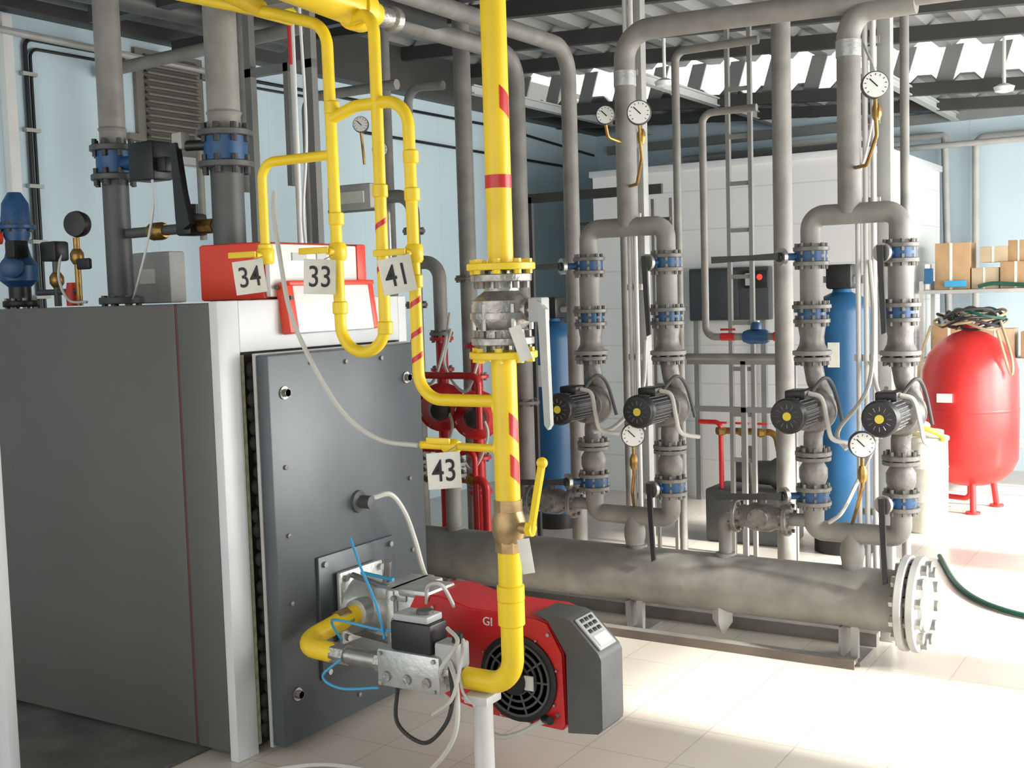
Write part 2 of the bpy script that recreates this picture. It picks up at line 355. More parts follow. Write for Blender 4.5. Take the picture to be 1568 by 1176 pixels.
# ------------------------------------------------------------------ gas train
m=M('gas_valve_train')
gy=3.1
m.tube([(-2.20,gy,.41),(-2.70,gy,.41)],.030,STEEL)
m.box((-2.46,gy-.055,.345),(-2.20,gy+.055,.475),ALU,.012)
for x in(-2.415,-2.33,-2.25): m.lathe((x,gy-.055,.385),(0,-1,0),[(0,.018),(.01,.016)],STAIN,12)
for x in(-2.44,-2.22):
    for z in(.36,.46): m.lathe((x,gy-.055,z),(0,-1,0),[(0,.008),(.01,.008)],STEEL,6)
m.box((-2.40,gy-.05,.475),(-2.235,gy+.05,.575),BLK,.008);m.box((-2.39,gy-.045,.575),(-2.25,gy+.045,.60),LCD,.006);m.lathe((-2.29,gy,.60),(0,0,1),[(0,.03),(.012,.028)],GRYD,20)
m.box((-2.23,gy-.04,.43),(-2.14,gy+.04,.52),LCD,.01);m.lathe((-2.16,gy,.52),(0,0,1),[(0,.02),(.03,.018)],BLK,16)
m.lathe((-2.15,gy,.41),(1,0,0),[(-.06,.04),(-.02,.04)],STAIN,8)
m.lathe((-2.66,gy,.41),(1,0,0),[(-.03,.038),(.03,.038)],STAIN,8);m.lathe((-2.47,gy,.41),(1,0,0),[(-.02,.04),(.02,.04)],STAIN,8)
m.tube([(-2.68,gy,.41),(-2.86,gy,.415),(-2.80,3.36,.475)],.036,YEL,.08)
m.lathe((-2.82,3.30,.46),(.3,1,.2),[(-.02,.042),(.03,.042)],BRONZE,8)
m.lathe((-2.795,3.38,.478),(0,1,0),[(-.03,.05),(.04,.05),(.04,.06),(.06,.06)],ALU,20)
m.spline([(-2.68,3.2,.80),(-2.6,3.15,.72),(-2.52,3.12,.62),(-2.48,3.1,.56),(-2.44,3.07,.50)],.005,BLUEC)
m.spline([(-2.62,3.05,.41),(-2.66,3.0,.36),(-2.58,3.0,.33),(-2.45,3.04,.34)],.005,BLUEC)
m.spline([(-2.74,3.2,.42),(-2.74,3.15,.50),(-2.66,3.1,.53),(-2.5,3.1,.52),(-2.4,3.08,.53)],.005,BLUEC)
m.spline([(-2.16,3.05,.45),(-2.12,3.0,.36),(-2.14,2.98,.28),(-2.24,3.0,.2),(-2.36,3.02,.24),(-2.4,3.08,.34)],.007,BLKR)
m.spline([(-2.17,3.06,.47),(-2.1,3.0,.40),(-2.1,2.98,.26),(-2.2,3.0,.13),(-2.32,3.05,.05),(-2.5,3.1,.012),(-2.75,3.05,.012),(-2.95,2.8,.012),(-3.1,2.5,.012)],.008,CABLE)
m.spline([(-2.2,3.06,.40),(-2.16,3.0,.46),(-2.12,3.04,.54),(-2.2,3.1,.56)],.007,CABLE)
m.spline([(-2.14,3.1,.53),(-2.08,3.0,.5),(-2.1,2.97,.38),(-2.2,3.0,.3)],.006,CABLE)
m.done()
m=M('gas_pipe_support_post')
m.cyl((-2.07,gy,0.01),(-2.07,gy,.345),.033,PIPEW,n=24);m.box((-2.115,gy-.045,.335),(-2.025,gy+.045,.365),PIPEW,.005);m.box((-2.14,gy-.07,0),(-2.0,gy+.07,.012),PIPEW,.003)
m.spline([(-2.075,gy-.036,.33),(-2.11,gy-.05,.37),(-2.13,gy-.04,.42)],.005,WHT)
m.done()

m=M('gas_riser_pipe')
gx=-1.95
m.cyl((gx,gy,1.74),(gx,gy,3.30),.040,YEL,n=28)
m.tube([(gx,gy,.72),(gx,gy,.405),(-2.13,gy,.405)],.036,YEL,.10,24,12)
m.cyl((gx,gy,1.0),(gx,gy,1.46),.040,YEL,n=28);m.cyl((gx,gy,.72),(gx,gy,.86),.038,YEL,n=28)
m.lathe((gx,gy,.68),(0,0,1),[(0,.037),(.005,.044),(.05,.044),(.055,.037)],YEL,24)
m.lathe((gx,gy,.60),(0,0,1),[(0,.037),(.005,.043),(.08,.043),(.085,.037)],YEL,24)
m.lathe((gx,gy,.84),(0,0,1),[(0,.046),(.035,.046)],BRONZE,8);m.lathe((gx,gy,.97),(0,0,1),[(0,.046),(.035,.046)],BRONZE,8)
m.lathe((gx,gy,.87),(0,0,1),[(0,.044),(.03,.053),(.07,.053),(.1,.044)],BRONZE,24)
m.cyl((gx,gy,.92),(gx+.085,gy-.01,.92),.018,BRONZE);m.lathe((gx+.075,gy-.01,.92),(1,0,0),[(0,.024),(.02,.024)],YEL,6)
m.tube([(gx+.085,gy-.01,.90),(gx+.10,gy-.01,.97),(gx+.115,gy-.015,1.03),(gx+.135,gy-.015,1.12)],.013,YEL,.03,8)
m.sphere((gx+.137,gy-.015,1.13),.018,YEL)
m.flange((gx,gy,1.735),(0,0,1),.107,.022,YEL,8,YEL);m.flange((gx,gy,1.70),(0,0,1),.095,.024,STAIN,8,BOLT,.02)
m.flange((gx,gy,1.505),(0,0,1),.098,.024,STAIN,8,BOLT,.02);m.flange((gx,gy,1.462),(0,0,1),.107,.022,YEL,8,YEL)
m.lathe((gx,gy,1.51),(0,0,1),[(0,.075),(.03,.072),(.045,.085),(.06,.092),(.12,.092),(.135,.075),(.15,.055),(.19,.055)],STAIN,28)
m.lathe((gx,gy,1.575),(0,0,1),[(0,.10),(.018,.10)],STAIN,28)
for i in range(6):
    t=i*math.pi/3+.4;m.cyl((gx+.088*math.cos(t),gy+.088*math.sin(t),1.54),(gx+.088*math.cos(t),gy+.088*math.sin(t),1.62),.009,STEEL,n=6)
m.lathe((gx+.08,gy,1.60),(1,0,0),[(-.02,.035),(.02,.035),(.02,.02),(.05,.02)],STAIN,16)
m.cbox((gx+.135,gy-.005,1.60),(.05,.05,.075),GRYL,.006)
m.extr([(gx+.145,gy-.035,1.63),(gx+.175,gy-.035,1.60),(gx+.182,gy-.035,1.25),(gx+.172,gy-.035,1.235),(gx+.16,gy-.035,1.25),(gx+.15,gy-.035,1.52)],(0,.02,0),GRYL)
m.cyl((gx,gy,1.975),(gx,gy,2.015),.0415,RED,n=28)
def dash(x,y,r,z,h):
    vs=[];N=5
    for k in range(N):
        t=math.radians(-42+14*k);dz=.02*k
        vs+=[(x+r*math.cos(t),y+r*math.sin(t),z-h/2-dz*.4),(x+r*math.cos(t),y+r*math.sin(t),z+h/2-dz*.4)]
    m.add(vs,[[2*k,2*k+2,2*k+3,2*k+1] for k in range(N-1)],RED)
for z in(2.25,1.25,1.12): dash(gx,gy,.0408,z,.07)
for z in(1.30,1.17): m.lathe((gx-.03,gy,z),(1,0,0),[(0,.034),(.01,.034)],YEL,16)
for p,tl in((V((gx+.10,gy-.06,1.50)),18),(V((gx+.085,gy-.04,.84)),8)):
    m.cbox(p,(.038,.003,.11),SIGN,.001,face(28,tl)@Matrix.Rotation(math.radians(-90),3,'X'))
m.done()

m=M('gas_branch_pipe')
m.tube([(-3.42,gy-.1,2.80),(-2.82,gy,2.63),(-2.61,gy,2.56),(-2.60,gy,1.47),(-2.41,gy,1.47),(-2.41,gy,2.58),(-2.56,gy+.05,2.58)],.020,YEL,.095,16,12)
m.tube([(-2.60,gy,2.255),(-2.50,gy,2.285),(-2.285,gy,2.285),(-2.28,gy,1.315),(gx,gy,1.315)],.020,YEL,.09,16,12)
m.tube([(-2.60,gy,2.135),(-2.93,gy,2.135),(-2.93,gy,1.80)],.017,YEL,.06,14,10)
m.cyl((-2.28,gy,1.165),(gx,gy,1.165),.013,YEL)
m.tube([(-2.52,1.6,2.70),(-2.54,3.22,2.62)],.062,YEL,n=24);m.lathe((-2.54,3.16,2.62),(0,1,0),[(0,.072),(.05,.072),(.055,.05),(.12,.04)],YEL,24);m.lathe((-2.54,3.27,2.62),(0,1,0),[(0,.035),(.08,.035),(.09,.045),(.12,.045)],STAIN,16)
m.tube([(-3.28,1.6,2.80),(-3.30,3.7,2.80)],.035,YEL,n=20)
m.tube([(-2.9,1.7,2.86),(-2.9,3.1,2.66)],.03,YEL,n=16)
for x,z in((-2.60,2.29),(-2.60,1.62),(-2.60,1.92),(-2.41,1.55),(-2.28,1.70),(-2.28,1.98),(-2.28,2.10),(-2.93,1.83),(-2.41,2.0)):
    m.lathe((x,gy,z-.022),(0,0,1),[(0,.021),(.004,.026),(.04,.026),(.044,.021)],YEL,16)
for x,z in((-2.93,1.81),(-2.60,1.81),(-2.28,1.79)):
    m.lathe((x,gy,z-.03),(0,0,1),[(0,.024),(.01,.031),(.05,.031),(.06,.024)],YEL,10)
    m.cyl((x,gy,z),(x,gy-.05,z),.012,YEL,n=10);m.cbox((x-.06,gy-.055,z+.005),(.13,.008,.022),YEL,.003)
for x,z0 in((-2.41,1.72),(-2.28,1.50),(-2.41,1.86),(-2.28,1.60),(-2.28,1.42)):
    vs=[];fs=[]
    for k in range(13):
        t=math.pi+math.pi*k/12;zz=z0+k*.003
        vs+= [(x+.0208*math.cos(t),gy+.0208*math.sin(t),zz),(x+.0208*math.cos(t),gy+.0208*math.sin(t),zz+.018)]
    for k in range(12): fs.append([2*k,2*k+2,2*k+3,2*k+1])
    m.add(vs,fs,RED)
m.lathe((-2.16,gy,1.165),(1,0,0),[(-.03,.018),(-.02,.024),(.02,.024),(.03,.018)],YEL,12);m.cbox((-2.19,gy-.03,1.185),(.09,.012,.02),YEL,.003)
m.done()
m=M('gas_sampling_hose')
m.spline([(-2.80,3.02,2.02),(-2.79,3.0,1.95),(-2.75,2.98,1.78),(-2.71,2.97,1.62),(-2.66,2.98,1.49),(-2.58,3.0,1.34),(-2.50,3.02,1.24),(-2.40,3.05,1.18),(-2.28,3.08,1.165)],.008,CABLE)
m.done()
for t,x,z,tl in(('34',-2.90,1.735,6),('33',-2.585,1.725,-3),('41',-2.265,1.72,10),('43',-2.11,1.105,2)):
    m=M('valve_number_sign');R=face(36,tl);c=V((x,2.985,z))
    m.cbox(c,(.105,.115,.003),SIGN,.001,R)
    m.text(t,c+R@V((0,-.003,.0025)),R@Matrix.Diagonal((.92,1.15,1)),.086,INK,.0008)
    m.spline([c+R@V((0,.05,0)),(x+.01,gy-.06,z+.07)],.002,STEEL,6)
    m.done()

# ------------------------------------------------------------------ distribution header
hy=5.1;hz=.275
m=M('distribution_header')
m.lathe((-5.0,hy,hz),(1,0,0),[(0,.10),(.03,.135),(3.79,.135)],GRY,40)
m.flange((-1.195,hy,hz),(1,0,0),.205,.035,GRYL,12,STEEL,.02)
m.flange((-1.145,hy,hz),(1,0,0),.205,.035,GRYL,12,STEEL,.025)
m.lathe((-1.13,hy,hz),(1,0,0),[(0,.12),(.02,.115),(.02,.0)],GRYL,30)
for x in(-1.42,-2.45,-3.5,-4.6):
    m.box((x-.045,hy-.10,.02),(x-.035,hy+.10,.16),GRY);m.box((x-.05,hy-.11,.0),(x+.05,hy+.11,.02),GRY);m.box((x+.0,hy-.07,.02),(x+.03,hy-.04,.16),GRYL)
m.box((-2.65,hy-.16,.02),(-1.38,hy-.11,.04),GRY);m.box((-2.65,hy-.165,.0),(-1.38,hy-.16,.04),RAIL);m.box((-4.8,hy+.2,.0),(-1.38,hy+.25,.06),GRY)
m.lathe((-2.02,hy-.05,.16),(0,0,-1),[(-.02,.05),(.05,.05),(.11,.01)],GRYL,4)
for x in(-1.43,-2.02,-2.47,-3.12,-3.55,-3.8): m.cyl((x,hy,.33),(x,hy,.42),.046,GRY,n=24)
for x in(-3.80,-3.55): m.cyl((x,hy,.40),(x,hy,.85),.042,GRY);m.flange((x,hy,.70),(0,0,1),.075,.02,CAST,8);m.flange((x,hy,.76),(0,0,1),.075,.02,CAST,8)
m.done((-3,hy,0))

def butterfly(m,x,z,lever,y=hy):
    m.flange((x,y,z+.032),(0,0,1),.078,.018,CAST,8,BOLT,.016);m.flange((x,y,z-.032),(0,0,1),.078,.018,CAST,8,BOLT,.016)
    m.lathe((x,y,z-.022),(0,0,1),[(0,.066),(.044,.066)],BLUE,24)
    if lever=='L':
        m.cyl((x-.05,y-.03,z),(x-.115,y-.06,z),.016,BLUE,n=12);m.lathe((x-.115,y-.06,z+.0),(-.6,-.8,0),[(-.01,.040),(.008,.040)],STEEL,18)
        m.lathe((x-.118,y-.066,z+.0),(-.6,-.8,0),[(0,.022),(.012,.02)],BLK,12)
        m.extr([(x-.12,y-.085,z-.012),(x-.12,y-.085,z+.018),(x-.24,y-.12,z+.012),(x-.40,y-.16,z+.012),(x-.40,y-.16,z-.018),(x-.24,y-.12,z-.012)],(.006,-.020,0),BLK)
    else:
        m.cyl((x-.02,y-.05,z),(x-.045,y-.12,z),.016,BLUE,n=12);m.lathe((x-.045,y-.115,z),(-.3,-1,0),[(-.01,.04),(.008,.04)],STEEL,18)
        m.extr([(x-.060,y-.135,z+.03),(x-.035,y-.135,z+.03),(x-.030,y-.135,z-.12),(x-.024,y-.13,z-.33),(x-.043,y-.13,z-.34),(x-.053,y-.135,z-.12)],(0,-.014,0),BLK)
def pump(x,kind):
    m=M('circulation_pump')
    m.lathe((x,hy,.655),(0,0,1),[(0,.045),(.025,.045)],GRY,20)
    butterfly(m,x,.715,kind)
    m.lathe((x,hy,.748),(0,0,1),[(0,.05),(.02,.052),(.05,.062),(.09,.062),(.12,.045),(.15,.045)],CAST,24)
    m.flange((x,hy,.905),(0,0,1),.08,.02,CAST,8,BOLT,.018);m.flange((x,hy,.882),(0,0,1),.078,.018,CAST,0)
    m.tube([(x,hy,.90),(x,hy,.98),(x+.015,hy+.01,1.06),(x+.06,hy,1.14),(x+.015,hy,1.23),(x,hy,1.32)],.042,CAST,.06,16)
    m.lathe((x+.01,hy+.06,1.10),(0,-1,0),[(0,.05),(.02,.085),(.06,.10),(.10,.10),(.12,.085),(.13,.075)],CAST,28)
    m.flange((x+.0,hy-.075,1.10),(0,-1,0),.088,.016,CAST,6,BOLT,.006)
    m.lathe((x-.0,hy-.08,1.105),(0,-1,0),[(0,.055),(.04,.058),(.04,.066),(.235,.066),(.235,.058)],BLK,28)
    for i in range(24):
        t=2*math.pi*i/24;dx,dz=math.cos(t),math.sin(t)
        m.cyl((x+dx*.068,hy-.125,1.105+dz*.068),(x+dx*.068,hy-.30,1.105+dz*.068),.0035,GRYD,n=5)
    m.lathe((x,hy-.31,1.105),(0,-1,0),[(0,.076),(.028,.076),(.04,.068),(.042,.05),(.042,.0)],BLK,28)
    m.lathe((x,hy-.352,1.105),(0,-1,0),[(0,.018),(.002,.018)],YLAB,18)
    for i in range(12):
        t=2*math.pi*i/12;m.cyl((x+.032*math.cos(t),hy-.353,1.105+.032*math.sin(t)),(x+.05*math.cos(t),hy-.353,1.105+.05*math.sin(t)),.002,GRYD,n=4)
    m.box((x-.045,hy-.25,1.165),(x+.045,hy-.13,1.205),BLK,.008)
    m.spline([(x+.045,hy-.2,1.19),(x+.10,hy-.2,1.17),(x+.13,hy-.22,1.08),(x+.145,hy-.2,1.0),(x+.19,hy-.1,.97)],.010,CABLE)
    m.spline([(x+.045,hy-.16,1.19),(x+.09,hy-.12,1.25),(x+.11,hy-.05,1.2),(x+.13,hy,1.05)],.008,GRYD)
    m.flange((x,hy,1.325),(0,0,1),.08,.02,CAST,8,BOLT,.018);m.flange((x,hy,1.352),(0,0,1),.085,.02,GRY,0)
    m.lathe((x,hy,1.36),(0,0,1),[(0,.07),(.03,.055),(.06,.052),(.11,.06),(.13,.06)],CAST,24)
    m.lathe((x,hy,1.50),(0,0,1),[(0,.062),(.05,.062)],BLUE,24)
    m.flange((x,hy,1.492),(0,0,1),.08,.018,CAST,8,BOLT,.016);m.flange((x,hy,1.555),(0,0,1),.085,.018,CAST,8,BOLT,.016)
    m.lathe((x,hy,1.56),(0,0,1),[(0,.05),(.17,.05),(.19,.055)],GRY,24)
    butterfly(m,x,1.775,kind)
    m.lathe((x,hy,1.81),(0,0,1),[(0,.06),(.015,.05),(.02,.045)],GRY,24)
    m.done((x,hy,.64))
for x,k in((-2.70,'L'),(-2.29,'D'),(-1.60,'L'),(-1.22,'D')): pump(x,k)
def manifold(xl,xr,xc,extra):
    m=M('pump_riser_pipe')
    m.tube([(xl,hy,.655),(xl,hy,.56),(xr,hy,.56),(xr,hy,.655)],.045,GRY,.11,20,10)
    m.cyl((xc,hy,.42),(xc,hy,.56),.046,GRY);m.lathe((xc,hy,.43),(0,0,1),[(0,.046),(.03,.052),(.06,.052),(.09,.046)],GRY,20)
    m.tube([(xl,hy,1.83),(xl,hy,1.95),(xr,hy,1.95),(xr,hy,1.83)],.045,GRY,.11,20,10)
    m.tube([(xc,hy,1.95)]+extra,.050,GRY,.13,24,10)
    m.lathe((xc,hy,2.0),(0,0,1),[(0,.045),(.06,.0505)],GRY,24)
    m.cyl((xc,hy,2.61),(xc,hy,2.68),.053,ALU,n=24)
    m.gauge((xc+.16,hy-.19,2.45),(.45,-1,0),.056,[(xc+.16,hy-.17,2.25),(xc+.10,hy-.1,2.14),(xc,hy,2.14)])
    m.lathe((xc+.16,hy-.17,2.31),(0,0,1),[(0,.012),(.02,.02),(.05,.02),(.07,.012)],BRASS,8)
    m.gauge((xc+.10,hy-.2,.98),(.45,-1,0),.056,[(xc+.10,hy-.2,.80),(xc+.06,hy-.14,.7),(xc,hy,.60)])
    m.lathe((xc+.10,hy-.2,.82),(0,0,1),[(0,.012),(.02,.02),(.05,.02),(.07,.012)],BRASS,8)
    if xc<-2: m.gauge((xc-.02,hy-.17,2.46),(.45,-1,0),.044,[(xc-.02,hy-.15,2.36),(xc,hy,2.34)])
    x0=xl-.36
    m.tube([(xl-.0,hy,.60),(x0-.06,hy,.60),(x0-.06,hy,.42)],.030,GRY,.05,16)
    for x in(x0,x0+.24): m.flange((x,hy,.60),(1,0,0),.078,.022,CAST,8,BOLT,.014);
    m.lathe((x0,hy,.60),(1,0,0),[(.01,.055),(.05,.05),(.08,.065),(.16,.065),(.19,.05),(.23,.055)],CAST,24)
    m.flange((x0+.12,hy-.06,.60),(0,-1,0),.05,.016,CAST,6,BOLT,.008);m.cyl((x0+.12,hy,.60),(x0+.12,hy,.71),.022,CAST)
    m.done((xc,hy,.4))
manifold(-2.70,-2.29,-2.485,[(-2.485,hy,2.86),(-2.2,hy,2.86),(.9,hy,2.78)])
manifold(-1.60,-1.22,-1.43,[(-1.43,hy,2.72),(-1.38,hy,2.80),(-1.15,hy,2.80)])
m=M('electrical_conduit')
for x in(-2.585,-2.555,-1.455,-1.42,-1.385):
    m.cyl((x,5.32,.35),(x,5.32,3.18),.0125,PIPEW,n=10)
for z in [.6+.35*i for i in range(7)]:
    m.box((-2.61,5.33,z),(-2.53,5.345,z+.03),STEEL);m.box((-1.48,5.33,z),(-1.36,5.345,z+.03),STEEL)
m.box((-1.39,5.40,.0),(-1.33,5.46,3.3),GRYL,.004);m.box((-2.60,5.40,0),(-2.54,5.46,3.36),GRYL,.004)
m.spline([(-1.40,5.3,1.75),(-1.36,5.2,1.5),(-1.37,5.15,1.2),(-1.46,5.0,1.02),(-1.41,4.95,.95)],.010,CABLE)
m.spline([(-1.40,5.3,1.3),(-1.33,5.2,1.15),(-1.28,5.1,1.2)],.010,CABLE)
m.spline([(-1.36,5.25,.95),(-1.38,5.0,.8),(-1.43,4.95,.68),(-1.5,5.0,.62)],.009,CABLE)
m.spline([(-2.5,5.3,1.4),(-2.48,5.2,1.15),(-2.55,5.05,1.0),(-2.62,4.95,.98)],.010,CABLE)
m.spline([(-2.555,5.3,2.75),(-2.50,5.2,2.6),(-2.44,5.15,2.3),(-2.45,5.1,2.1)],.006,CABLE);m.spline([(-1.42,5.3,2.7),(-1.33,5.15,2.5),(-1.36,5.1,2.2),(-1.43,5.1,2.05)],.006,CABLE)
m.done()

# ------------------------------------------------------------------ vertical pipes behind
def vpipe(name,items,mt=GRY,fl=()):
    m=M(name)
    for pts,r,bend in items: m.tube(pts,r,mt,bend,18,8)
    for p,r in fl: m.flange(p,(0,0,1),r,.02,CAST,8)
    return m
for it,fl in (
 (([(-2.03,6,.0),(-2.03,6,3.33)],.050,.1),[((-2.03,6,.03),.08)]),
 (([(-3.28,6,0),(-3.28,6,3.04),(-3.29,4.3,3.04)],.045,.16),[((-3.28,6,1.0),.085)]),
 (([(-3.63,6,0),(-3.63,6,3.04),(-3.64,4.1,3.04)],.050,.16),[((-3.63,6,1.0),.085)]),
 (([(-4.01,6,0),(-4.01,6,3.42)],.052,.1),[((-4.01,6,1.75),.085)]),
 (([(-4.42,6,0),(-4.42,6,2.95),(-4.15,6,2.93)],.028,.1),[]),
 (([(-4.60,6,0),(-4.60,6,3.45)],.040,.1),[]),
 (([(-4.75,5.85,2.27),(-4.30,5.85,2.27),(-4.30,5.85,0)],.040,.12),[((-4.30,5.85,2.05),.07),((-4.30,5.85,1.6),.07)]),
 (([(-4.2,5.65,1.85),(-3.98,5.65,1.85),(-3.98,5.65,1.42)],.040,.1),[((-3.98,5.65,1.43),.07)]),
 (([(-1.41,6,0),(-1.41,6,3.27)],.022,.1),[]),
 (([(-2.62,6,0),(-2.62,6,2.93),(-2.15,6,2.93)],.022,.06),[]),
 (([(-2.95,6.0,0),(-2.95,6,2.5)],.022,.06),[])):
    vpipe('heating_pipe',[it],GRY,fl).done()
m=vpipe('cold_water_pipe',[([(-2.20,6.1,2.60),(-2.51,6.1,2.60),(-2.51,6.1,1.38),(-2.09,6.1,1.38)],.020,.06),([(-2.8,6.12,1.27),(-2.09,6.12,1.27)],.018,.06)])
m.lathe((-2.22,6.1,1.38),(1,0,0),[(-.07,.03),(-.04,.04),(.05,.04),(.07,.03)],BLUE,16);m.lathe((-2.22,6.1,1.42),(0,0,1),[(0,.03),(.03,.028),(.04,.02)],BLUE,16);m.lathe((-2.22,6.1,1.455),(0,0,1),[(0,.02),(.01,.02)],STEEL,12)
m.lathe((-2.38,6.1,1.38),(1,0,0),[(-.04,.022),(.04,.022)],RED,10);m.cbox((-2.38,6.1,1.42),(.09,.01,.012),RED,.003)
m.lathe((-2.10,6.1,1.38),(1,0,0),[(-.02,.026),(.01,.026)],RED,10)
m.done()
m=M('cable_ladder')
for x in(-2.64,-2.50): m.box((x-.012,6.8,0),(x+.012,6.83,3.3),STEELP)
for i in range(11): m.box((-2.64,6.805,.3+i*.28),(-2.5,6.825,.325+i*.28),STEELP)
for x in(-3.05,-2.93): m.box((x-.01,6.6,0),(x+.01,6.62,2.2),STEELP)
for i in range(8): m.box((-3.05,6.6,.3+i*.25),(-2.93,6.615,.325+i*.25),STEELP)
m.done()
m=M('pipe_support_frame')
for a,b_ in(((-3.85,6.5,2.22),(-2.95,6.5,2.26)),((-3.5,6.5,2.06),(-2.9,6.5,2.06)),((-3.85,6.5,0),(-3.85,6.5,2.24)),((-3.18,6.5,0),(-3.18,6.5,2.3))):
    m.box(V(a)-V((.013,.013,.0)),V(b_)+V((.013,.013,.018)),CEILD)
m.box((-2.8,6.5,1.2),(-2.1,6.54,1.24),STEELP);m.box((-3.1,6.5,.92),(-2.1,6.54,.95),STEELP)
for x in(-2.45,-2.15): m.box((x-.015,6.5,0),(x+.015,6.53,1.22),STEELP)
m.lathe((-3.1,6.45,2.16),(1,0,0),[(-.04,.02),(0,.03),(.04,.02)],BRASS,10);m.cbox((-3.1,6.42,2.2),(.09,.01,.012),BRASS,.002)
m.done()
m=vpipe('overhead_pipe',[([(-5.55,4.6,2.98),(-3.95,4.6,3.02)],.035,.1)],GRY);m.done()
m=vpipe('overhead_pipe',[([(-4.6,1.9,3.08),(-4.4,4.9,3.08)],.055,.1)],GRYD);m.done()
m=vpipe('overhead_pipe',[([(-4.25,4.4,3.42),(-4.25,4.4,2.2)],.03,.1)],GRY);m.done()
m=vpipe('overhead_pipe',[([(-4.9,4.7,2.0),(-4.9,4.7,2.62),(-4.5,4.7,2.62)],.02,.06)],GRY);m.done()
m=vpipe('overhead_pipe',[([(-4.55,5.2,1.9),(-4.55,5.2,2.8),(-3.9,5.2,2.8)],.028,.08)],GRY);m.done()
m=vpipe('overhead_pipe',[([(-5.0,2.2,3.2),(-4.9,5.4,3.2)],.07,.1),([(-3.95,2.2,3.22),(-3.95,5.4,3.22)],.05,.1)],GRYD);m.done()
m=M('pipe_hanger_frame')
m.box((-4.15,4.3,2.74),(-3.72,4.34,2.78),STEELP);m.box((-3.76,4.3,1.9),(-3.72,4.34,3.4),STEELP);m.box((-4.15,4.3,1.9),(-4.11,4.34,3.4),STEELP);m.box((-3.9,4.3,2.2),(-3.87,4.34,2.78),STEELP)
m.box((-4.9,4.0,3.06),(-2.7,4.08,3.14),CEILD);m.box((-3.5,3.75,3.0),(-3.42,5.0,3.06),CEILD);m.box((-3.12,3.2,2.70),(-2.80,3.28,2.76),STEELP)
m.box((-5.4,3.3,3.18),(-2.9,3.38,3.28),CEILD);m.box((-5.4,5.0,3.12),(-3.2,5.06,3.2),CEILD)
m.done()
m=M('differential_pressure_switch')
m.box((-4.15,4.88,2.12),(-3.86,4.98,2.25),GRYL,.01);m.box((-4.13,4.87,2.15),(-3.9,4.88,2.21),SIGN)
m.tube([(-4.2,4.95,2.12),(-3.8,4.95,2.12),(-3.8,4.95,1.7)],.012,STEEL,.03)
m.gauge((-4.2,5.25,2.62),(.6,-1,0),.045,[(-4.2,5.27,2.4)]);m.gauge((-4.07,5.25,2.47),(.6,-1,0),.045,[(-4.07,5.27,2.2)])
m.done()
m=M('flue_gas_probe_line')
m.cyl((-3.62,4.06,1.66),(-3.62,4.06,3.3),.014,WHT,n=10);m.cyl((-3.62,4.045,2.7),(-3.62,4.045,3.3),.009,RED,n=8)
m.spline([(-3.57,4.06,3.0),(-3.55,4.05,2.4),(-3.58,4.04,2.0),(-3.5,4.0,1.67)],.007,WHT)
m.done()

# ------------------------------------------------------------------ boiler outlet pipes with valves
def outlet(x,r,name):
    m=M(name)
    m.flange((x,3.5,1.672),(0,0,1),r+.04,.03,GRYD,8,GRYD,.008)
    m.cyl((x,3.5,1.66),(x,3.5,2.2),r,GRYD,n=28);m.cyl((x,3.5,2.33),(x,3.5,3.42),r,GRY,n=28)
    for z,mm in((2.205,GRYD),(2.33,GRYD)): m.flange((x,3.5,z),(0,0,1),r+.045,.025,mm,8,BLK,.025)
    m.lathe((x,3.5,2.222),(0,0,1),[(0,r+.02),(.095,r+.02)],BLUE,28)
    m.lathe((x,3.5,2.40),(0,0,1),[(0,r),(.01,r+.006),(.02,r)],GRY,28)
    return m
m=outlet(-4.17,.056,'boiler_outlet_pipe')
m.cyl((-4.10,3.5,2.26),(-3.98,3.48,2.26),.03,BLUE);m.box((-3.99,3.42,2.17),(-3.84,3.53,2.33),BLK,.01);m.box((-3.84,3.44,2.2),(-3.79,3.5,2.26),BLK,.006)
m.tube([(-4.10,3.5,1.96),(-3.53,3.5,1.965)],.022,GRYD);m.lathe((-3.92,3.5,1.96),(1,0,0),[(-.05,.028),(-.03,.038),(.03,.038),(.05,.028)],BRASS,12)
m.box((-3.75,3.44,1.93),(-3.66,3.54,2.02),BLK,.012);m.lathe((-3.62,3.5,1.965),(1,0,0),[(-.04,.03),(.04,.03)],BRASS,8);m.cyl((-3.70,3.5,2.0),(-3.70,3.5,2.06),.02,BLK)
m.spline([(-3.87,3.44,2.18),(-3.85,3.42,2.05),(-3.9,3.42,1.9),(-3.98,3.42,1.72),(-4.1,3.5,1.67)],.005,WHT)
m.done()
m=outlet(-3.50,.066,'boiler_outlet_pipe')
m.cyl((-3.56,3.48,2.29),(-3.66,3.44,2.29),.022,BLK);m.cbox((-3.68,3.43,2.31),(.06,.05,.07),GRYL,.01)
m.extr([(-3.70,3.39,2.30),(-3.67,3.39,2.30),(-3.64,3.39,2.10),(-3.61,3.39,1.97),(-3.65,3.39,1.95),(-3.69,3.39,1.99)],(0,.03,0),BLK)
m.done()
m=M('safety_valve_group')
m.cyl((-4.45,3.5,1.655),(-4.45,3.5,1.96),.014,BRASS);m.lathe((-4.45,3.53,2.02),(.3,-1,0),[(0,.055),(.03,.06),(.05,.055),(.055,0)],BLK,24)
m.lathe((-4.45,3.5,1.84),(0,0,1),[(0,.018),(.02,.03),(.05,.03),(.07,.018)],BRASS,10);m.cbox((-4.38,3.48,1.84),(.09,.02,.05),BLK,.01)
m.lathe((-4.50,3.5,1.68),(0,0,1),[(-.025,.025),(.03,.028),(.08,.02)],REDC,12);m.cyl((-4.60,3.5,1.655),(-4.60,3.5,1.95),.016,GRYD);m.box((-4.66,3.46,1.86),(-4.55,3.54,1.95),BLK,.012)
